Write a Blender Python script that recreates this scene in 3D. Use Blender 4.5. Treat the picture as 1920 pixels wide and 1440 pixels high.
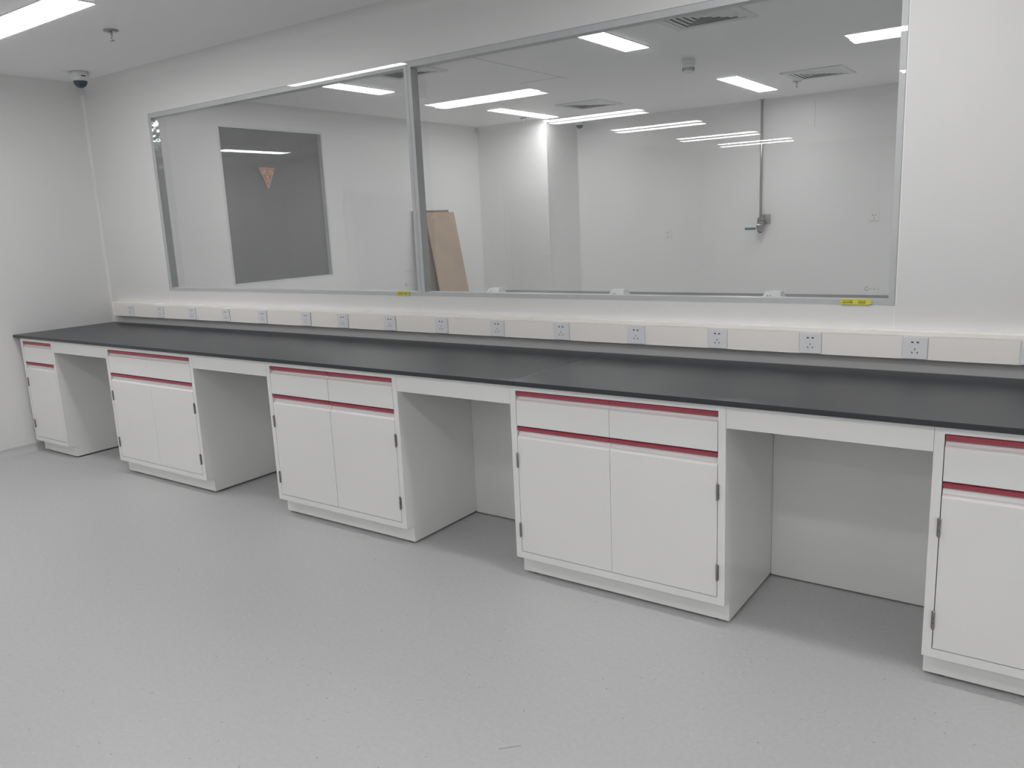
import bpy, bmesh, math, random
from mathutils import Vector, Matrix
for o in list(bpy.data.objects): bpy.data.objects.remove(o)
C = bpy.context.scene.collection
sc = bpy.context.scene
# ---------------------------------------------------------------- camera, world, exposure
cam = bpy.data.cameras.new('camera'); co = bpy.data.objects.new('camera', cam); C.objects.link(co); sc.camera = co
cam.sensor_fit = 'HORIZONTAL'; cam.sensor_width = 36.0; cam.lens = 1514.2956/1920*36
cam.clip_start = 0.05; cam.clip_end = 100
r = Vector((0.81736211, 0.57441752, -0.04431351)); u = Vector((-0.07786324, 0.18635019, 0.97939314)); f = Vector((-0.57083841, 0.79706845, -0.19704159))
m = Matrix((r, u, -f)).transposed().to_4x4(); m.translation = Vector((6.1466, -2.5764, 1.4756)); co.matrix_world = m
w = bpy.data.worlds.new('world'); sc.world = w; w.use_nodes = True
w.node_tree.nodes['Background'].inputs[0].default_value = (0.5, 0.5, 0.5, 1)
w.node_tree.nodes['Background'].inputs[1].default_value = 0.02
sc.view_settings.view_transform = 'Standard'; sc.view_settings.look = 'None'; sc.view_settings.gamma = 1
sc.view_settings.exposure = 0.0
LIGHT = 20.5
try:
    sc.cycles.max_bounces = 16; sc.cycles.diffuse_bounces = 8; sc.cycles.glossy_bounces = 6
    sc.cycles.transparent_max_bounces = 32; sc.cycles.transmission_bounces = 8
    sc.cycles.sample_clamp_indirect = 6.0
    sc.cycles.caustics_reflective = False; sc.cycles.caustics_refractive = False
except Exception: pass
# key sizes
YW, YB, ZC = 0.745, 0.805, 2.6            # partition faces, ceiling height
XR, YF, YR = 10.0, -11.0, 6.2             # right wall, front wall behind the camera, back wall of the far room
CT, CB = 0.85, 0.831                       # counter top, counter underside
YC = 0.019                                 # cabinet fronts
W0, W1, W2, ZW0, ZW1 = 0.801, 3.187, 5.5634, 1.10, 2.309

# ---------------------------------------------------------------- materials
def mat(name, col, rough=0.5, metal=0.0, spec=0.5, emit=None, noise=None, bump=None):
    m = bpy.data.materials.new(name); m.use_nodes = True; nt = m.node_tree; b = nt.nodes['Principled BSDF']
    b.inputs['Base Color'].default_value = (*col, 1); b.inputs['Roughness'].default_value = rough
    b.inputs['Metallic'].default_value = metal; b.inputs['Specular IOR Level'].default_value = spec
    if emit:
        b.inputs['Emission Color'].default_value = (*emit[0], 1); b.inputs['Emission Strength'].default_value = emit[1]
    tc = nt.nodes.new('ShaderNodeTexCoord')
    if noise:      # (scale, amount) gentle mottling of the surface colour
        n = nt.nodes.new('ShaderNodeTexNoise'); n.inputs['Scale'].default_value = noise[0]; n.inputs['Detail'].default_value = 3
        rp = nt.nodes.new('ShaderNodeValToRGB')
        rp.color_ramp.elements[0].position = 0.35; rp.color_ramp.elements[1].position = 0.65
        rp.color_ramp.elements[0].color = (*[c*(1-noise[1]) for c in col], 1)
        rp.color_ramp.elements[1].color = (*[min(1, c*(1+noise[1])) for c in col], 1)
        nt.links.new(tc.outputs['Object'], n.inputs['Vector']); nt.links.new(n.outputs['Fac'], rp.inputs['Fac'])
        nt.links.new(rp.outputs['Color'], b.inputs['Base Color'])
    if bump:       # (scale, strength)
        n2 = nt.nodes.new('ShaderNodeTexNoise'); n2.inputs['Scale'].default_value = bump[0]
        bp = nt.nodes.new('ShaderNodeBump'); bp.inputs['Strength'].default_value = bump[1]; bp.inputs['Distance'].default_value = 0.01
        nt.links.new(tc.outputs['Object'], n2.inputs['Vector']); nt.links.new(n2.outputs['Fac'], bp.inputs['Height'])
        nt.links.new(bp.outputs['Normal'], b.inputs['Normal'])
    return m
def floor_mat():
    m = mat('grey_vinyl_floor', (0.36, 0.365, 0.365), 0.42, bump=(6, 0.02)); nt = m.node_tree; b = nt.nodes['Principled BSDF']
    tc = nt.nodes['Texture Coordinate']
    def speck(scale, thr, seed):
        v = nt.nodes.new('ShaderNodeTexVoronoi'); v.inputs['Scale'].default_value = scale
        mp = nt.nodes.new('ShaderNodeMapping'); mp.inputs['Location'].default_value = (seed, seed*2, 0)
        nt.links.new(tc.outputs['Object'], mp.inputs['Vector']); nt.links.new(mp.outputs[0], v.inputs['Vector'])
        lt = nt.nodes.new('ShaderNodeMath'); lt.operation = 'LESS_THAN'; lt.inputs[1].default_value = thr
        nt.links.new(v.outputs['Distance'], lt.inputs[0])
        rnd = nt.nodes.new('ShaderNodeMath'); rnd.operation = 'GREATER_THAN'; rnd.inputs[1].default_value = 0.55
        sep = nt.nodes.new('ShaderNodeSeparateColor'); nt.links.new(v.outputs['Color'], sep.inputs[0]); nt.links.new(sep.outputs[0], rnd.inputs[0])
        mu = nt.nodes.new('ShaderNodeMath'); mu.operation = 'MULTIPLY'; nt.links.new(lt.outputs[0], mu.inputs[0]); nt.links.new(rnd.outputs[0], mu.inputs[1])
        return mu
    n = nt.nodes.new('ShaderNodeTexNoise'); n.inputs['Scale'].default_value = 60; nt.links.new(tc.outputs['Object'], n.inputs['Vector'])
    rp = nt.nodes.new('ShaderNodeValToRGB'); rp.color_ramp.elements[0].position = .3; rp.color_ramp.elements[1].position = .7
    rp.color_ramp.elements[0].color = (0.50, 0.505, 0.505, 1); rp.color_ramp.elements[1].color = (0.535, 0.54, 0.54, 1)
    nt.links.new(n.outputs['Fac'], rp.inputs['Fac'])
    a = nt.nodes.new('ShaderNodeMix'); a.data_type = 'RGBA'; a.inputs[7].default_value = (0.34, 0.34, 0.34, 1)
    nt.links.new(speck(26, 0.085, 1).outputs[0], a.inputs[0]); nt.links.new(rp.outputs[0], a.inputs[6])
    c = nt.nodes.new('ShaderNodeMix'); c.data_type = 'RGBA'; c.inputs[7].default_value = (0.62, 0.62, 0.62, 1)
    nt.links.new(speck(21, 0.07, 5).outputs[0], c.inputs[0]); nt.links.new(a.outputs[2], c.inputs[6])
    nt.links.new(c.outputs[2], b.inputs['Base Color'])
    return m
def glass_mat():
    m = bpy.data.materials.new('clear_glass'); m.use_nodes = True; nt = m.node_tree; nt.nodes.clear()
    out = nt.nodes.new('ShaderNodeOutputMaterial'); mx = nt.nodes.new('ShaderNodeMixShader')
    fr = nt.nodes.new('ShaderNodeFresnel'); fr.inputs['IOR'].default_value = 1.52
    geo = nt.nodes.new('ShaderNodeNewGeometry'); iv = nt.nodes.new('ShaderNodeMix'); iv.data_type = 'FLOAT'
    # the same air-to-glass ratio on the inner face of the pane as on the outer one
    iv.inputs[2].default_value = 1.52; iv.inputs[3].default_value = 1/1.52
    nt.links.new(geo.outputs['Backfacing'], iv.inputs[0]); nt.links.new(iv.outputs[0], fr.inputs['IOR'])
    tr = nt.nodes.new('ShaderNodeBsdfTransparent'); tr.inputs[0].default_value = (0.985, 0.99, 0.988, 1)
    gl = nt.nodes.new('ShaderNodeBsdfGlossy'); gl.inputs['Roughness'].default_value = 0.0; gl.inputs[0].default_value = (1, 1, 1, 1)
    nt.links.new(fr.outputs[0], mx.inputs[0]); nt.links.new(tr.outputs[0], mx.inputs[1]); nt.links.new(gl.outputs[0], mx.inputs[2])
    nt.links.new(mx.outputs[0], out.inputs[0]); return m
M = {
 'wall': mat('white_wall_panel', (0.745, 0.745, 0.740), 0.38, noise=(1.2, 0.01)),
 'ceiling': mat('white_ceiling_panel', (0.92, 0.92, 0.92), 0.45, noise=(1.0, 0.01)),
 'cove': mat('glossy_white_cove', (0.73, 0.73, 0.725), 0.28),
 'floor': floor_mat(),
 'steel': mat('white_painted_steel', (0.81, 0.81, 0.80), 0.22, noise=(3, 0.006)),
 'red': mat('crimson_plastic', (0.36, 0.045, 0.075), 0.35),
 'black_top': mat('black_resin_top', (0.0135, 0.0175, 0.0235), 0.34, spec=0.75, noise=(40, 0.08)),
 'hinge': mat('brushed_hinge_steel', (0.30, 0.29, 0.27), 0.32, metal=1),
 'alu': mat('satin_aluminium', (0.65, 0.66, 0.67), 0.4, metal=0.1, noise=(30, 0.02)),
 'film': mat('wrinkled_aluminium_film', (0.44, 0.45, 0.46), 0.08, metal=0.7, bump=(10, 0.45)),
 'trunk': mat('warm_white_trunking', (0.93, 0.905, 0.87), 0.25),
 'socket': mat('cool_white_socket', (0.79, 0.80, 0.825), 0.3),
 'dark': mat('dark_hole', (0.012, 0.012, 0.014), 0.6),
 'plastic': mat('white_plastic', (0.72, 0.73, 0.74), 0.35),
 'dome': mat('smoked_dome', (0.06, 0.07, 0.10), 0.12),
 'chrome': mat('chrome', (0.36, 0.36, 0.36), 0.25, metal=1),
 'pipe': mat('stainless_pipe', (0.45, 0.45, 0.44), 0.28, metal=1),
 'lever': mat('blue_lever', (0.045, 0.10, 0.16), 0.4),
 'card': mat('brown_cardboard', (0.38, 0.28, 0.205), 0.8, noise=(5, 0.06)),
 'card_dark': mat('dark_cardboard_edge', (0.16, 0.12, 0.09), 0.85),
 'yellow': mat('yellow_sticker', (0.70, 0.66, 0.09), 0.5),
 'ink': mat('dark_print', (0.16, 0.14, 0.04), 0.6),
 'sign_red': mat('red_sign', (0.28, 0.095, 0.055), 0.5),
 'sign_gold': mat('gold_print', (0.66, 0.46, 0.22), 0.5),
 'sign_pale': mat('pale_sign_edge', (0.62, 0.45, 0.38), 0.5),
 'etch': mat('grey_etched_mark', (0.36, 0.36, 0.37), 0.6),
 'joint': mat('white_joint_strip', (0.9, 0.9, 0.88), 0.25),
 'seam': mat('grey_seam', (0.30, 0.30, 0.30), 0.6),
 'door': mat('pale_grey_door', (0.55, 0.56, 0.57), 0.4),
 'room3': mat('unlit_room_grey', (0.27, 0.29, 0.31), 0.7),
 'glass': glass_mat(),
 'light': mat('lit_diffuser', (0.9, 0.9, 0.9), 0.5, emit=((1.0, 0.985, 0.985), LIGHT)),
}

# ---------------------------------------------------------------- helpers
def obj(name, bm, m, parent=None, smooth=False, loc=None):
    me = bpy.data.meshes.new(name); bmesh.ops.recalc_face_normals(bm, faces=bm.faces[:]); bm.to_mesh(me); bm.free()
    for mm in (m if isinstance(m, (list, tuple)) else [m]): me.materials.append(M[mm])
    if smooth:
        for p in me.polygons: p.use_smooth = True
    o = bpy.data.objects.new(name, me); C.objects.link(o)
    if parent: o.parent = parent
    if loc: o.location = loc
    return o
def thing(name, label, cat, loc=(0, 0, 0), rotz=0, group=None):
    o = bpy.data.objects.new(name, None); C.objects.link(o); o.location = loc; o.rotation_euler = (0, 0, rotz)
    o.empty_display_size = 0.05
    return tag(o, label, cat, group)
def tag(o, label, cat, group=None):
    o['label'] = label; o['category'] = cat
    if group: o['group'] = group
    return o
def struct(name, bm, m, parent=None, **k):
    o = obj(name, bm, m, parent, **k); o['kind'] = 'structure'; return o
def dup(root, loc, label=None, group=None, rotz=None):
    rr = root.copy(); C.objects.link(rr); rr.location = loc
    if rotz is not None: rr.rotation_euler = (0, 0, rotz)
    if label: rr['label'] = label
    if group: rr['group'] = group
    for ch in list(root.children):
        c = ch.copy(); C.objects.link(c); c.parent = rr
        for g in ch.children:
            d = g.copy(); C.objects.link(d); d.parent = c
    return rr
def box(bm, x0, x1, y0, y1, z0, z1, bev=0.0, mi=0):
    vs = [bm.verts.new((x, y, z)) for x in (x0, x1) for y in (y0, y1) for z in (z0, z1)]
    fs = [bm.faces.new([vs[i] for i in q]) for q in ((0,1,3,2),(4,6,7,5),(0,4,5,1),(2,3,7,6),(0,2,6,4),(1,5,7,3))]
    for q in fs: q.material_index = mi
    if bev:
        es = list({e for q in fs for e in q.edges})
        bmesh.ops.bevel(bm, geom=es, offset=bev, segments=2, affect='EDGES', profile=0.5)
    return bm
def B(*a, **k): return box(bmesh.new(), *a, **k)
def prism(bm, pts, axis, a, b, mi=0):
    """pts: 2-D polygon; axis 0: (y,z) swept in x, axis 1: (x,z) swept in y, axis 2: (x,y) swept in z"""
    def P(p, t):
        return {0: (t, p[0], p[1]), 1: (p[0], t, p[1]), 2: (p[0], p[1], t)}[axis]
    v0 = [bm.verts.new(P(p, a)) for p in pts]; v1 = [bm.verts.new(P(p, b)) for p in pts]; n = len(pts)
    fs = [bm.faces.new(v0), bm.faces.new(v1[::-1])] + [bm.faces.new((v0[i], v1[i], v1[(i+1) % n], v0[(i+1) % n])) for i in range(n)]
    for q in fs: q.material_index = mi
    return bm
def lathe(bm, prof, n=32, ax=(0, 0, 1), o=(0, 0, 0)):
    """prof: (radius, height) pairs turned about z then carried to axis ax at o"""
    q = Vector((0, 0, 1)).rotation_difference(Vector(ax)); O = Vector(o); rings = []
    for rr, h in prof:
        if rr < 1e-6: rings.append([bm.verts.new(O + q @ Vector((0, 0, h)))])
        else: rings.append([bm.verts.new(O + q @ Vector((rr*math.cos(2*math.pi*i/n), rr*math.sin(2*math.pi*i/n), h))) for i in range(n)])
    for A, Bq in zip(rings, rings[1:]):
        if len(A) == 1 and len(Bq) == 1: continue
        for i in range(n):
            j = (i+1) % n
            if len(A) == 1: bm.faces.new((A[0], Bq[i], Bq[j]))
            elif len(Bq) == 1: bm.faces.new((A[i], A[j], Bq[0]))
            else: bm.faces.new((A[i], A[j], Bq[j], Bq[i]))
    for R_ in (rings[0], rings[-1]):
        if len(R_) > 1: bm.faces.new(R_)
    return bm
def tube(bm, p0, p1, rad, n=14):
    d = Vector(p1)-Vector(p0); return lathe(bm, [(rad, 0), (rad, d.length)], n, d.normalized(), p0)

# ---------------------------------------------------------------- room shell
T = 0.08
struct('floor', B(-3.0, XR+T, YF-T, YR+T, -0.1, 0), 'floor')
struct('ceiling', B(-3.0, XR+T, YF-T, YR+T, ZC, ZC+0.1), 'ceiling')
# near room
struct('wall_left', B(-0.05, 0, YF, YW, 0, ZC), 'wall')
struct('wall_front', B(-0.05, XR, YF-T, YF, 0, ZC), 'wall')
struct('wall_right', B(XR, XR+T, YF, YR, 0, ZC), 'wall')
bm = bmesh.new()
box(bm, 0, W0, YW, YB, 0, ZC); box(bm, W2, XR, YW, YB, 0, ZC)
box(bm, W0, W2, YW, YB, 0, ZW0); box(bm, W0, W2, YW, YB, ZW1, ZC)
wb = struct('wall_back', bm, 'wall')
for x in (W0, W1, W2):
    struct('panel_joint', B(x-0.0015, x+0.0015, YW-0.0012, YW+0.002, 1.012, ZW0-0.001), 'joint', wb)
struct('panel_joint', B(W2+0.002, W2+0.006, YW-0.002, YW+0.002, ZW0, ZC-0.05), 'joint', wb)
# far room
bm = bmesh.new(); yl0, yl1, zl0, zl1 = 1.86, 3.04, 1.02, 2.40
box(bm, -0.05, 0, YW, yl0, 0, ZC); box(bm, -0.05, 0, yl1, YR, 0, ZC)
box(bm, -0.05, 0, yl0, yl1, 0, zl0); box(bm, -0.05, 0, yl0, yl1, zl1, ZC)
struct('wall_far_left', bm, 'wall')
struct('wall_far_back', B(-0.05, XR, YR, YR+T, 0, ZC), 'wall')
bm = B(0, 1.0, 5.5, YR, 0, ZC)
struct('wall_column', bm, 'wall')
struct('panel_joint', B(3.7755, 3.7785, YR-0.0012, YR, 2.28, ZC-0.07), 'seam', bpy.data.objects['wall_far_back'])
struct('panel_joint', B(2.5535, 2.5565, 0.9, 3.4, ZC-0.001, ZC+0.001), 'seam', bpy.data.objects['ceiling'])
struct('panel_joint', B(2.15, 2.5535, 3.2985, 3.3015, ZC-0.001, ZC+0.001), 'seam', bpy.data.objects['ceiling'])
# unlit room behind the dark window
bm = bmesh.new()
box(bm, -3.0, -2.9, 0.7, 5.0, 0, ZC); box(bm, -2.9, -0.05, 0.7, 0.78, 0, ZC); box(bm, -2.9, -0.05, 4.9, 5.0, 0, ZC)
struct('wall_unlit_room', bm, 'room3')

# coves: concave quarter rounds
def cove_pts(cx, cy, sx, sy, R, n=10):
    """corner at (cx,cy), room lies towards (sx,sy)"""
    pts = [(cx, cy)]
    ox, oy = cx+sx*R, cy+sy*R
    for i in range(n+1):
        a = math.pi/2*i/n
        pts.append((ox - sx*R*math.cos(a), oy - sy*R*math.sin(a)))
    return pts
tn = 0
def cove(corner, sgn, axis, a, b, R=0.07, m='wall'):
    global tn; tn += 1
    bm = prism(bmesh.new(), cove_pts(*corner, *sgn, R, 24), axis, a, b)
    struct('trim_%d' % tn, bm, m)
cove((0, YW), (1, -1), 2, CT, ZC-0.07, 0.022, 'cove')                       # near room, left-back corner
cove((YW, ZC), (-1, -1), 0, 0.05, XR)                   # ceiling above the window wall
cove((0, ZC), (1, -1), 1, YF, YW-0.05)                  # ceiling above the left wall
cove((0, 0), (1, 1), 1, YF, YW-0.02, 0.055, 'floor')    # floor covering turned up the left wall
cove((0, 5.5), (1, -1), 2, 0, ZC-0.07, 0.024, 'cove')                       # far room corners
cove((1.0, YR), (1, -1), 2, 0, ZC-0.07, 0.024, 'cove')
cove((0, ZC), (1, -1), 1, YB, 5.45)
cove((5.5, ZC), (-1, -1), 0, 0.05, 1.0)
cove((YR, ZC), (-1, -1), 0, 1.05, XR)
cove((1.0, ZC), (1, -1), 1, 5.5, YR-0.05)

# ---------------------------------------------------------------- windows
def window(n, x0, x1, z0, z1):
    fw, ft, fb = 0.024, 0.030, 0.021
    bm = bmesh.new(); ya, yb = YW+0.002, YB-0.002
    e = 0.0008
    box(bm, x0+e, x1-e, ya, yb, z0+e, z0+fb); box(bm, x0+e, x1-e, ya, yb, z1-ft, z1-e)
    for a, b in ((x0+e, x0+fw), (x1-fw, x1-e)): box(bm, a, b, ya, ya+0.003, z0+fb, z1-ft)
    fr = struct('window_%d' % n, bm, 'alu')
    bm = bmesh.new()
    for a, b in ((x0+e, x0+fw-0.001), (x1-fw+0.001, x1-e)): box(bm, a, b, ya+0.0032, yb, z0+fb, z1-ft)
    struct('window_jamb', bm, 'film', fr)
    p = struct('window_pane', B(x0+e, x1-e, YW-0.004, YW+0.002, z0+e, z1-e), 'glass', fr)
    q = struct('window_pane', B(x0+e, x1-e, -0.003, 0.003, -(z1-z0)/2+e, (z1-z0)/2-e), 'glass', fr)
    q.location = (0, YB+0.001, (z0+z1)/2); q.rotation_euler = (-0.0016, 0, 0)
    return fr
window(1, W0, W1, ZW0, ZW1); window(2, W1, W2, ZW0, ZW1)
# small etched maker's marks low on each pane
def mark(x, z, parent):
    bm = bmesh.new(); y0, y1 = YW-0.0046, YW-0.0042
    s = 0.008
    for k, a0 in enumerate((0.7, )):
        pts = [(x+s*math.cos(a), z+s*math.sin(a)) for a in [math.pi*(0.3+1.4*i/10) for i in range(11)]]
        ins = [(x+(s-.002)*math.cos(a), z+(s-.003)*math.sin(a)) for a in [math.pi*(0.3+1.4*i/10) for i in range(11)]]
        prism(bm, pts+ins[::-1], 1, y0, y1)
    for k in range(3): box(bm, x+0.006+k*0.009, x+0.010+k*0.009, y0, y1, z-0.004+0.002*(k % 2), z+0.001)
    for k in range(2): box(bm, x+0.034+k*0.008, x+0.039+k*0.008, y0, y1, z-0.002, z)
    struct('glass_mark', bm, 'etch', parent)
mark(5.462, 1.163, bpy.data.objects['window_2']); mark(3.085, 1.158, bpy.data.objects['window_1'])
# dark interior window of the far room
bm = bmesh.new(); fw = 0.02
box(bm, -0.048, 0.001, yl0, yl0+fw, zl0, zl1); box(bm, -0.048, 0.001, yl1-fw, yl1, zl0, zl1)
box(bm, -0.048, 0.001, yl0+fw, yl1-fw, zl0, zl0+fw); box(bm, -0.048, 0.001, yl0+fw, yl1-fw, zl1-fw, zl1)
w3 = struct('window_3', bm, 'alu')
struct('window_pane', B(-0.008, -0.002, yl0+fw*.5, yl1-fw*.5, zl0+fw*.5, zl1-fw*.5), 'glass', w3)
struct('window_pane', B(-0.046, -0.040, yl0+fw*.5, yl1-fw*.5, zl0+fw*.5, zl1-fw*.5), 'glass', w3)

# doors on the left wall of the near room, seen mirrored in the glass
for n, (y0, y1) in enumerate(((-2.77, -1.76), (-5.62, -4.50)), 1):
    bm = bmesh.new()
    box(bm, 0, 0.03, y0, y0+0.05, 0, 1.84); box(bm, 0, 0.03, y1-0.05, y1, 0, 1.84); box(bm, 0, 0.03, y0, y1, 1.80, 1.84)
    dr = struct('door_%d' % n, bm, 'alu')
    struct('door_leaf', B(0, 0.02, y0+0.05, y1-0.05, 0.005, 1.80), 'door', dr)
    struct('door_handle', B(0.02, 0.05, y0+0.10, y0+0.22, 0.98, 1.0, bev=0.004), 'chrome', dr)
    struct('door_header', B(0, 0.012, y0+0.02, y1-0.02, 1.85, 2.02), 'plastic', dr)

# ---------------------------------------------------------------- lab cabinets
def front_profile(z0, z1, bev):       # (y,z) of a door or drawer front with its top edge sloping back
    return [(YC, z0), (YC+0.021, z0), (YC+0.021, z1+bev), (YC+0.0165, z1+bev), (YC+0.0105, z1+bev*0.36), (YC+0.0022, z1-0.0005), (YC+0.0006, z1-0.0025), (YC, z1-0.005)]
def handle_profile(z0, z1):           # red finger pull: lit upper slope, shaded lower slope
    h = z1-z0
    return [(YC+0.024, z0), (YC+0.024, z1-0.0005), (YC+0.010, z1-0.0005), (YC+0.003, z1-0.003), (YC+0.0015, z0+h*0.46), (YC+0.003, z0+h*0.36), (YC+0.015, z0+0.0005)]
def hinge_mesh(x, z0, z1, side):
    bm = bmesh.new(); L = z1-z0; k = L/3
    for i in range(3):
        lathe(bm, [(0.0035, z0+i*k+0.0006), (0.0042, z0+i*k+0.0014), (0.0042, z0+(i+1)*k-0.0014), (0.0035, z0+(i+1)*k-0.0006)], 12, (0, 0, 1), (x, YC-0.0045, 0))
    lathe(bm, [(0.002, z0-0.003), (0.0035, z0-0.001), (0.0035, z0+0.002)], 10, (0, 0, 1), (x, YC-0.0045, 0))
    lathe(bm, [(0.0035, z1-0.002), (0.0035, z1+0.001), (0.002, z1+0.003)], 10, (0, 0, 1), (x, YC-0.0045, 0))
    box(bm, x-side*0.001, x+side*0.006, YC-0.003, YC+0.0005, z0+0.002, z1-0.002)
    return bm
def cabinet(x0, x1, label, cells, hinges, seam=0.0018):
    W = x1-x0
    t = thing('lab_cabinet', label, 'cabinet', (x0, 0, 0), 0, 'white lab base cabinets under the black worktop')
    st = 0.027; yb = 0.735
    bm = bmesh.new(); prof = [(YC, 0.09), (0.068, 0.09), (0.068, 0.011), (yb, 0.011), (yb, CB), (YC, CB)]
    prism(bm, prof, 0, 0, 0.0012); prism(bm, prof, 0, W-0.0012, W)
    box(bm, 0.0012, W-0.0012, YC+0.030, yb, 0.09, CB)                     # carcass
    box(bm, 0.0012, W-0.0012, 0.068, yb, 0.011, 0.09)                     # plinth
    box(bm, 0.0012, st, YC, YC+0.030, 0.09, CB); box(bm, W-st, W-0.0012, YC, YC+0.030, 0.09, CB)
    box(bm, st, W-st, YC, YC+0.030, 0.808, CB); box(bm, st, W-st, YC, YC+0.030, 0.09, 0.118)
    obj('body', bm, 'steel', t)
    for fx in (0.05, W-0.05):
        for fy in (0.10, 0.68): obj('levelling_foot', lathe(bmesh.new(), [(0.018, 0), (0.018, 0.007), (0.01, 0.011)], 16, (0, 0, 1), (fx, fy, 0)), 'dark', t)
    n = cells; a = st+0.0027; b = W-st-0.0027; cw = (b-a)/n
    for i in range(n):
        xa = a+i*cw+(seam/2 if i else 0); xb = a+(i+1)*cw-(seam/2 if i < n-1 else 0)
        dr = obj('drawer', prism(bmesh.new(), front_profile(0.6635, 0.7695, 0.0135), 0, xa, xb), 'steel', t)
        obj('handle', prism(bmesh.new(), handle_profile(0.7835, 0.8065), 0, xa, xb), 'red', dr)
        do = obj('door', prism(bmesh.new(), front_profile(0.1212, 0.6150, 0.0220), 0, xa, xb), 'steel', t)
        obj('handle', prism(bmesh.new(), handle_profile(0.6375, 0.6595), 0, xa, xb), 'red', do)
        for side, hx in hinges:
            if (side < 0 and i == 0) or (side > 0 and i == n-1):
                for z0, z1 in ((0.488, 0.546), (0.186, 0.245)):
                    obj('hinge', hinge_mesh(hx*W+(st+0.0005)*(-side), z0, z1, side), 'hinge', do)
    return t
cabinet(0.0594, 0.515, 'narrow one-door white cabinet in the corner against the left wall', 1, [(-1, 0)])
cabinet(1.1779, 2.0957, 'two-door white cabinet second from the left wall, with red pulls', 2, [(-1, 0), (1, 1)], 0.0014)
cabinet(2.7377, 3.6487, 'two-door white cabinet in the middle, its red top pull split in two', 2, [(-1, 0), (1, 1)], 0.0036)
cabinet(4.2738, 5.1787, 'large two-door white cabinet right of centre, below the worktop joint', 2, [(-1, 0), (1, 1)], 0.0016)
cabinet(5.8160, 6.7220, 'white cabinet cut off by the right edge of the photo', 2, [(-1, 0), (1, 1)])
gaps = [(0.515, 1.1779, 'in the knee space beside the corner cabinet'), (2.0957, 2.7377, 'in the knee space left of the middle cabinet'),
        (3.6487, 4.2738, 'in the knee space right of the middle cabinet'), (5.1787, 5.8160, 'in the rightmost knee space')]
for x0, x1, wh in gaps:
    tag(obj('apron_rail', B(x0+0.001, x1-0.001, YC, YC+0.018, 0.750, CB, bev=0.0006), 'steel'),
        'white steel rail under the worktop ' + wh, 'rail', 'white rails under the worktop edge')
    tag(obj('back_panel', B(x0+0.001, x1-0.001, 0.544, 0.556, 0.006, CB, bev=0.0006), 'steel'),
        'white steel back panel ' + wh, 'panel', 'white back panels of the knee spaces')
# worktops
tag(obj('worktop', B(0.002, 4.3020, 0, YW-0.0015, CB, CT, bev=0.0012), 'black_top'),
    'long black resin worktop slab running from the left wall to the joint', 'worktop', 'black worktop slabs')
tag(obj('worktop', B(4.3040, 6.78, 0, YW-0.0015, CB, CT, bev=0.0012), 'black_top'),
    'black resin worktop slab right of the joint', 'worktop', 'black worktop slabs')

# ---------------------------------------------------------------- trunking with sockets
t = thing('cable_trunking', 'long warm white cable trunking on the wall above the black worktop', 'trunking', (0, 0, 0))
X0, X1, TY = 0.088, 6.80, 0.695
bm = bmesh.new()
box(bm, X0, X1, TY+0.003, YW-0.0006, 0.907, 1.009)
box(bm, X0, X1, TY, TY+0.004, 0.907, 0.911); box(bm, X0, X1, TY, TY+0.0035, 0.993, 0.9985)
box(bm, X0, X1, TY+0.0015, TY+0.01, 0.9985, 1.0045)
obj('base', bm, 'trunk', t)
obj('end_cap', B(X0-0.003, X0+0.012, TY-0.0015, YW-0.0006, 0.905, 1.010, bev=0.001), 'trunk', t)
SX = [0.341, 0.728, 1.117, 1.494, 1.877, 2.288, 2.61, 2.987, 3.361, 3.729, 4.11, 4.506, 4.887, 5.271, 5.648, 6.024]
edges = [X0+0.012] + [e for s in SX for e in (s-0.043, s+0.043)] + [X1]
for k in range(0, len(edges), 2):
    a, b = edges[k], edges[k+1]
    if k == 0:
        obj('cover_strip', B(a, 0.228, TY+0.0005, TY+0.0045, 0.911, 0.993, bev=0.0006), 'trunk', t)
        obj('cover_strip', B(0.2295, b-0.001, TY+0.0005, TY+0.0045, 0.911, 0.993, bev=0.0006), 'trunk', t)
    elif a < 4.24 < b:
        obj('cover_strip', B(a+0.001, 4.236, TY+0.0005, TY+0.0045, 0.911, 0.993, bev=0.0006), 'trunk', t)
        obj('cover_strip', B(4.254, b-0.001, TY+0.0005, TY+0.0045, 0.911, 0.993, bev=0.0006), 'trunk', t)
        obj('joint_cover', B(4.236, 4.254, TY-0.0012, TY+0.004, 0.906, 0.999, bev=0.0006), 'trunk', t)
    else:
        obj('cover_strip', B(a+0.001, b-0.001, TY+0.0005, TY+0.0045, 0.911, 0.993, bev=0.0006), 'trunk', t)
ordn = ['first', 'second', 'third', 'fourth', 'fifth', 'sixth', 'seventh', 'eighth', 'ninth', 'tenth', 'eleventh', 'twelfth', 'thirteenth', 'fourteenth', 'fifteenth', 'sixteenth']
s0 = thing('power_socket', '', 'socket', (SX[0], TY, 0.950), 0, 'five-hole sockets along the trunking')
obj('plate', B(-0.042, 0.042, -0.0055, 0.0005, -0.041, 0.0415, bev=0.0016), 'socket', s0)
obj('side_tab', B(-0.0435, -0.0405, -0.0030, 0.0005, -0.038, -0.030, bev=0.0005), 'socket', s0)
bm = bmesh.new()
for s in (-1, 1):      # round-and-flat universal slots: arrowheads pointing outwards
    prism(bm, [(s*0.0055, 0.0185), (s*0.0055, 0.0250), (s*0.0085, 0.0240), (s*0.0130, 0.0242), (s*0.0140, 0.0218), (s*0.0130, 0.0194), (s*0.0085, 0.0196)], 1, -0.0060, -0.0050)
obj('two_pin_slots', bm, 'dark', s0)
bm = bmesh.new()
box(bm, -0.0012, 0.0012, -0.0060, -0.0050, -0.0080, -0.0005)
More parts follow.
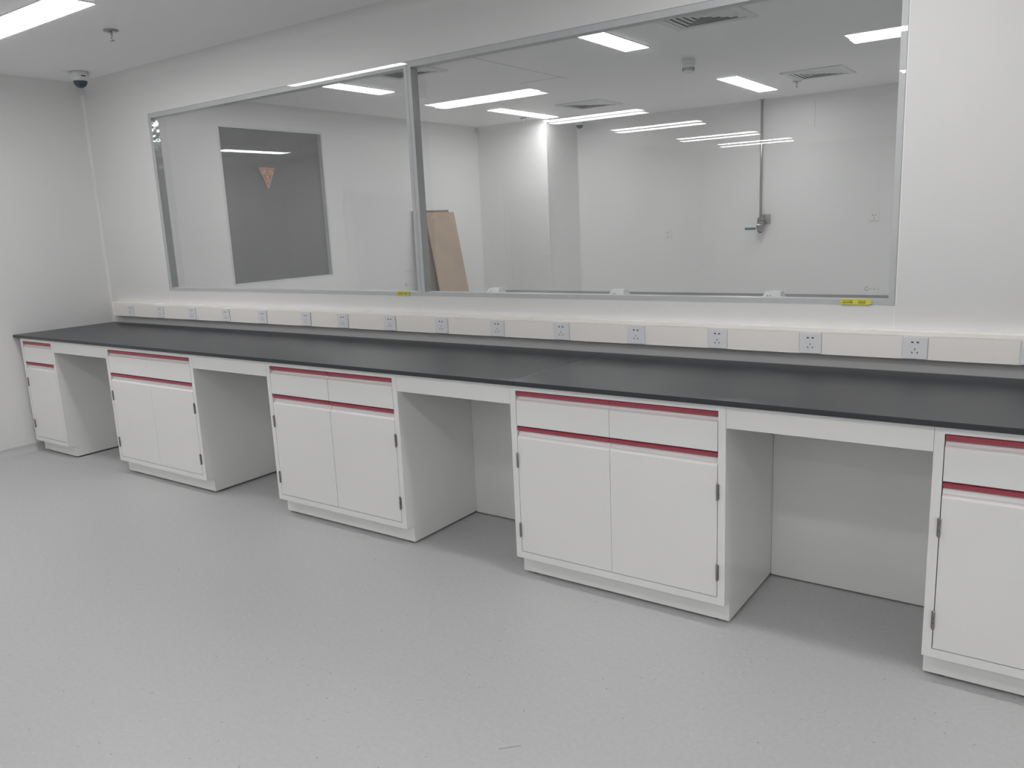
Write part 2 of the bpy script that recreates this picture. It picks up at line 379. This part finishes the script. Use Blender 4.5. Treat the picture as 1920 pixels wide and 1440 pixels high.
for s in (-1, 1): prism(bm, [(s*0.0098, -0.0130), (s*0.0122, -0.0140), (s*0.0085, -0.0205), (s*0.0061, -0.0195)], 1, -0.0060, -0.0050)
obj('three_pin_slots', bm, 'dark', s0)
for i, x in enumerate(SX):
    lab = 'cool white five-hole socket in the trunking, %s from the left corner' % ordn[i]
    if i == 0: s0['label'] = lab
    else: dup(s0, (x, TY, 0.950), lab)

# ---------------------------------------------------------------- yellow stickers on the window frames
def sticker(x0, x1, z0, z1, label, rnd):
    t = thing('yellow_sticker', label, 'sticker', ((x0+x1)/2, YW-0.004, (z0+z1)/2), 0, 'yellow stickers on the window frame')
    w2, h2 = (x1-x0)/2, (z1-z0)/2; pts = [(-w2, -h2), (w2-rnd, -h2)]
    if rnd: pts += [(w2-rnd+rnd*math.sin(a), -h2*math.cos(a)) for a in [math.pi*i/8 for i in range(1, 8)]]
    pts += [(w2-rnd, h2), (-w2, h2)]
    obj('backing', prism(bmesh.new(), pts, 1, -0.0008, -0.0002), 'yellow', t)
    bm = bmesh.new(); R = random.Random(4)
    for x_a, n_, dx in ((-w2*0.86, 9, 0.0042), (w2*0.15, 7, 0.0040)):
        for row, hh in ((h2*0.35, 0.0014), (-h2*0.30, 0.0028)):
            for k in range(n_):
                box(bm, x_a+k*dx, x_a+k*dx+dx*R.uniform(.5, .85), -0.0012, -0.0007, row-hh, row+hh)
    t_ = obj('lettering', bm, 'ink', t)
sticker(3.012, 3.100, 1.1015, 1.1245, 'small yellow sticker on the frame of the left window', 0)
sticker(5.368, 5.482, 1.1010, 1.1230, 'yellow round-ended sticker on the frame of the right window', 0.012)

# ---------------------------------------------------------------- ceiling lights
def light_parts(t, lx, ly):
    obj('frame', B(-lx/2-0.006, lx/2+0.006, -ly/2-0.006, ly/2+0.006, -0.004, 0, bev=0.001), 'plastic', t)
    obj('diffuser', B(-lx/2, lx/2, -ly/2, ly/2, -0.006, -0.002), 'light', t)
rows = [-0.375, -2.16, -4.22, -5.86, -7.96, -9.62]
rowlab = ['closest to the window wall', 'second from the window wall', 'third from the window wall', 'fourth from the window wall', 'fifth from the window wall', 'farthest from the window wall']
L0 = None
for cx, cn, rws in ((1.48, 'left', rows), (5.30, 'middle', [-0.2, -2.04, -3.95, -5.86, -7.8, -9.62]), (8.7, 'unseen added right', [-0.3, -2.1, -4.0, -5.86])):  # right row is never in view, added to light that side of the room
    for y, rl in zip(rws, rowlab):
        lab = 'lit strip light of the near room, %s row, %s' % (cn, rl)
        if L0 is None:
            L0 = thing('ceiling_light', lab, 'light', (cx+0.04, y, ZC), 0, 'strip lights of the near room'); light_parts(L0, 1.2, 0.195)
        else: dup(L0, (cx, y, ZC), lab).scale = (1, 0.85, 1)
L1 = None
for x, y, lab in ((1.14, 2.23, 'lit strip light seen through the left window, nearer the glass'), (1.11, 4.91, 'lit strip light of the far room near the column'),
                  (3.50, 2.23, 'lit strip light of the far room close behind the right window top'), (3.51, 5.00, 'lit strip light of the far room above the steel pipe'),
                  (5.95, 2.23, 'unseen strip light added to the far room beyond the right window edge, near side'), (5.95, 5.0, 'unseen strip light added to the far room beyond the right window edge, far side'),  # this pair is out of view, added because the far room needs the light
                  (8.4, 3.6, 'unseen lit strip light of the far room by its right wall')):  # unseen lamp, only its light counts
    if L1 is None:
        L1 = thing('ceiling_light', lab, 'light', (x, y, ZC), math.pi/2, 'strip lights of the far room'); light_parts(L1, 1.08, 0.175)
    else: dup(L1, (x, y, ZC), lab)

# ---------------------------------------------------------------- ceiling fittings
def dome(x, y, label, k):
    t = thing('dome_camera', label, 'camera', (x, y, ZC), 0, 'dome cameras'); t.scale = (k, k, k)
    obj('housing', lathe(bmesh.new(), [(0.060, 0), (0.082, -0.002), (0.084, -0.060), (0.080, -0.078), (0.070, -0.083), (0.060, -0.084)], 40), 'plastic', t, smooth=True)
    obj('dome', lathe(bmesh.new(), [(0.061, -0.080)]+[(0.061*math.cos(a), -0.083-0.062*math.sin(a)) for a in [math.pi/2*i/10 for i in range(10)]]+[(0, -0.145)], 36), 'dome', t, smooth=True)
    obj('badge', B(0.060, 0.0845, -0.028, 0.012, -0.050, -0.041, bev=0.001), 'dark', t)
dome(0.45, 0.50, 'white dome camera under the ceiling in the left corner', 0.72)
dome(1.16, 5.98, 'dark domed camera in the far room beside the column', 0.65)
def sprinkler(x, y, label):
    t = thing('sprinkler', label, 'sprinkler', (x, y, ZC), 0, 'ceiling sprinklers'); t.scale = (0.7, 0.7, 0.85)
    obj('escutcheon', lathe(bmesh.new(), [(0.056, 0), (0.058, -0.004), (0.045, -0.010), (0.016, -0.014), (0.014, -0.014)], 30), 'chrome', t, smooth=True)
    bm = bmesh.new(); tube(bm, (0, 0, -0.012), (0, 0, -0.028), 0.011)
    for s in (-1, 1):
        tube(bm, (s*0.010, 0, -0.022), (s*0.015, 0, -0.040), 0.003, 8); tube(bm, (s*0.015, 0, -0.040), (0, 0, -0.058), 0.003, 8)
    obj('yoke', bm, 'chrome', t)
    obj('bulb', lathe(bmesh.new(), [(0.001, -0.028), (0.003, -0.034), (0.003, -0.050), (0.001, -0.056)], 10), 'chrome', t)
    bm = lathe(bmesh.new(), [(0.004, -0.056), (0.018, -0.062), (0.018, -0.064), (0.004, -0.060)], 24)
    obj('deflector', bm, 'chrome', t)
sprinkler(1.67, 0.05, 'sprinkler head on the near ceiling right of the dome camera')
sprinkler(3.88, 5.20, 'sprinkler head in the far room below the right-hand air vent')
sprinkler(0.88, 5.22, 'sprinkler head in the far room near the column')
t = thing('smoke_detector', 'round grey smoke detector on the far room ceiling', 'detector', (3.60, 3.42, ZC)); t.scale = (0.95, 0.95, 1.5)
obj('base', lathe(bmesh.new(), [(0.050, 0), (0.054, -0.004), (0.054, -0.022), (0.050, -0.026)], 36), 'plastic', t, smooth=True)
obj('sensing_head', lathe(bmesh.new(), [(0.046, -0.024), (0.044, -0.055), (0.036, -0.064), (0.0, -0.066)], 36), 'plastic', t, smooth=True)
bm = bmesh.new()
for i in range(24):
    a = 2*math.pi*i/24; c_, s_ = math.cos(a), math.sin(a)
    tube(bm, (0.0445*c_, 0.0445*s_, -0.040), (0.0425*c_, 0.0425*s_, -0.056), 0.0032, 6)
obj('slots', bm, 'dark', t)
def vent(x, y, label):
    t = thing('air_vent', label, 'vent', (x, y, ZC), 0, 'square ceiling vents of the far room')
    bm = bmesh.new(); h = 0.25
    for a, b in (((-h, h), (-h, -h+.05)), ((-h, h), (h-.05, h)), ((-h, -h+.05), (-h+.05, h-.05)), ((h-.05, h), (-h+.05, h-.05))):
        box(bm, *a, *b, -0.010, 0)
    obj('frame', bm, 'plastic', t)
    obj('backing', B(-h+.05, h-.05, -h+.05, h-.05, -0.0012, -0.0002), 'seam', t)
    for q in range(4):     # four triangular banks of angled blades
        bm = bmesh.new(); rot = Matrix.Rotation(q*math.pi/2, 4, 'Z')
        for k in range(5):
            d = 0.198-k*0.038; b0 = d-0.034
            vs = [(-d, -d, -0.004), (d, -d, -0.004), (b0, -b0, -0.012), (-b0, -b0, -0.012), (-d, -d, -0.0025), (d, -d, -0.0025), (b0, -b0, -0.0105), (-b0, -b0, -0.0105)]
            V = [bm.verts.new(rot @ Vector(v)) for v in vs]
            for fq in ((0,1,2,3), (7,6,5,4), (0,4,5,1), (1,5,6,2), (2,6,7,3), (3,7,4,0)): bm.faces.new([V[i] for i in fq])
        obj('louvre', bm, 'plastic', t)
vent(4.20, 2.20, 'square air vent close behind the top of the right window')
vent(4.15, 4.88, 'square air vent at the far right, above the sprinkler')
vent(1.90, 2.12, 'square air vent just behind the window mullion')
vent(1.92, 4.88, 'square air vent in the far room between the two strip reflections')

# ---------------------------------------------------------------- far room: pipe, sockets, cardboard, island bench
t = thing('steel_pipe', 'vertical stainless pipe with a valve on the far wall', 'pipe', (3.262, 6.13, 0))
bm = bmesh.new(); tube(bm, (0, 0, 1.40), (0, 0, ZC), 0.0135, 18)
obj('tube', bm, 'pipe', t, smooth=True)
obj('ceiling_collar', lathe(bmesh.new(), [(0.03, ZC), (0.03, ZC-0.006), (0.016, ZC-0.012)], 24), 'pipe', t)
bm = B(-0.020, 0.085, 0.055, 0.068, 1.328, 1.432, bev=0.002); box(bm, -0.015, 0.075, -0.012, 0.055, 1.378, 1.386)
obj('bracket', bm, 'pipe', t)
v = obj('valve', lathe(bmesh.new(), [(0.0162, 1.25), (0.0324, 1.252), (0.0351, 1.285), (0.0459, 1.290), (0.0459, 1.318), (0.0324, 1.322), (0.0270, 1.335), (0.0378, 1.338), (0.0378, 1.36), (0.0270, 1.364), (0.0351, 1.368), (0.0351, 1.395), (0.0243, 1.40)], 8), 'chrome', t)
obj('lever', B(-0.152, -0.040, -0.056, -0.042, 1.274, 1.300, bev=0.004), 'lever', v)
obj('lever_stem', B(-0.042, 0.008, -0.046, -0.030, 1.280, 1.294, bev=0.002), 'chrome', v)
obj('outlet_cap', lathe(bmesh.new(), [(0.017, 1.238), (0.017, 1.250), (0.010, 1.254)], 16), 'dark', v)
for x, z, lab in ((2.168, 1.262, 'small white wall socket left of the steel pipe'), (4.379, 1.366, 'small white wall socket right of the steel pipe')):
    t = thing('wall_socket', lab, 'socket', (x, YR, z), 0, 'wall sockets of the far room')
    obj('plate', B(-0.043, 0.043, -0.008, 0, -0.043, 0.043, bev=0.002), 'wall', t)
    bm = bmesh.new(); box(bm, -0.002, 0.002, -0.0088, -0.0075, -0.035, -0.008)
    for s in (-1, 1): prism(bm, [(s*0.012, 0.020), (s*0.018, 0.017), (s*0.013, 0.004), (s*0.008, 0.008)], 1, -0.0088, -0.0075)
    obj('slots', bm, 'ink', t)
def sheet(name, y0, y1, ztop, xb, xt, th, m):
    """board leaning on the wall x=0: foot at xb, top at xt"""
    bm = bmesh.new(); L = [(xb-th, 0), (xb, 0), (xt+th, ztop), (xt, ztop)]
    prism(bm, L, 1, y0, y1); return bm
t = thing('cardboard_sheet', 'tall brown cardboard sheet leaning on the far left wall, in front', 'cardboard', (0, 0, 0), 0, 'cardboard leaning in the far room')
obj('board', sheet('', 4.42, 4.93, 1.615, 0.335, 0.030, 0.016, 'card'), 'card', t)
bm = bmesh.new()
for y in (4.53, 4.87): lathe(bm, [(0.005, 0), (0.005, 0.002)], 10, (0.98, 0, 0.19), (0.0575, y, 1.565))
obj('staple', bm, 'plastic', t)
tag(obj('cardboard_sheet', sheet('', 4.25, 4.86, 1.640, 0.28, 0.010, 0.014, 'card'), 'card_dark'),
    'darker cardboard sheet showing behind the brown one at its top edge', 'cardboard', 'cardboard leaning in the far room')
tag(obj('wall_hook', B(0.0, 0.05, 4.955, 4.99, 1.22, 1.27, bev=0.006), 'hinge'), 'small dark hook on the wall beside the brown cardboard', 'hook')
t = thing('island_bench', 'island bench in the far room, its black top just over the sill', 'bench', (0, 0, 0))
obj('top', B(1.66, 6.9, 2.55, 3.59, CB, CT, bev=0.0012), 'black_top', t)
bm = B(1.72, 6.84, 2.60, 3.54, 0.09, CB); box(bm, 1.76, 6.80, 2.66, 3.44, 0.0, 0.09)
obj('body', bm, 'steel', t)
for i, x in enumerate((2.015, 3.195, 4.385)):
    lab = 'white slanted desktop socket on the far island bench, ' + ('leftmost of three', 'middle of three', 'rightmost of three')[i]
    t = thing('desktop_socket', lab, 'socket', (x, 3.0, CT), 0, 'desktop sockets on the island bench')
    bm = prism(bmesh.new(), [(-0.085, 0), (0.085, 0), (0.030, 0.078), (-0.030, 0.078)], 0, -0.062, 0.085)
    # the ends slope too
    for v_ in bm.verts:
        if v_.co.z > 0.05: v_.co.x = v_.co.x*0.72+0.01
    obj('housing', bm, 'plastic', t)
    bm = bmesh.new(); n_ = Vector((0, -0.078, 0.055)).normalized(); d_ = Vector((0, 0.055, 0.078)).normalized()
    for cx_ in (-0.012, 0.006):
        for hgt in (0.35, ):
            c_ = Vector((cx_, -0.085, 0))+d_*0.060+n_*0.0006
            vs = [bm.verts.new(c_+Vector((sx*0.004, 0, 0))+d_*sz*0.0035+n_*k) for k in (0, 0.001) for sx, sz in ((-1,-1), (1,-1), (1,1), (-1,1))]
            for fq in ((0,1,2,3), (7,6,5,4), (0,4,5,1), (1,5,6,2), (2,6,7,3), (3,7,4,0)): bm.faces.new([vs[i_] for i_ in fq])
    obj('slots', bm, 'dark', t)

# red warning triangle on the dark window, point down
t = thing('rescue_sign', 'red downward triangle sign with gold characters on the dark window', 'sign', (-0.0015, 2.345, 2.05))
tri = lambda s, dz: [(-0.088*s, dz), (0.088*s, dz), (0, -0.185*s+dz*2.2)]
def tri_prism(pts, a, b): return prism(bmesh.new(), pts, 0, a, b)
obj('border', tri_prism(tri(1, 0), 0.0, 0.0006), 'sign_pale', t)
obj('field', tri_prism([(-0.080, -0.004), (0.080, -0.004), (0, -0.172)], 0.0006, 0.0012), 'sign_red', t)
def text(s, y, z, size, parent):
    cu = bpy.data.curves.new('t', 'FONT'); cu.body = s; cu.size = size; cu.align_x = 'CENTER'; cu.extrude = 0.0003
    to = bpy.data.objects.new('t', cu); C.objects.link(to); dg = bpy.context.evaluated_depsgraph_get(); dg.update()
    me = bpy.data.meshes.new_from_object(to.evaluated_get(dg)); bpy.data.objects.remove(to)
    me.materials.clear(); me.materials.append(M['sign_gold'])
    o = bpy.data.objects.new('lettering', me); C.objects.link(o); o.parent = parent
    o.matrix_local = Matrix(((0, 0, 1, 0.0016), (1, 0, 0, y), (0, 1, 0, z), (0, 0, 0, 1)))
text('\u6d88', -0.036, -0.056, 0.050, t); text('\u9632', 0.036, -0.056, 0.050, t)
text('\u6551', 0, -0.088, 0.028, t); text('\u63f4', 0, -0.118, 0.028, t)
# dark scuff on the vinyl
fl = bpy.data.objects['floor']
bm = bmesh.new(); prism(bm, [(4.878, -0.951), (4.880, -0.9525), (4.925, -0.9065), (4.923, -0.905)], 2, 0.0, 0.0006)
struct('scuff_mark', bm, 'seam', fl)
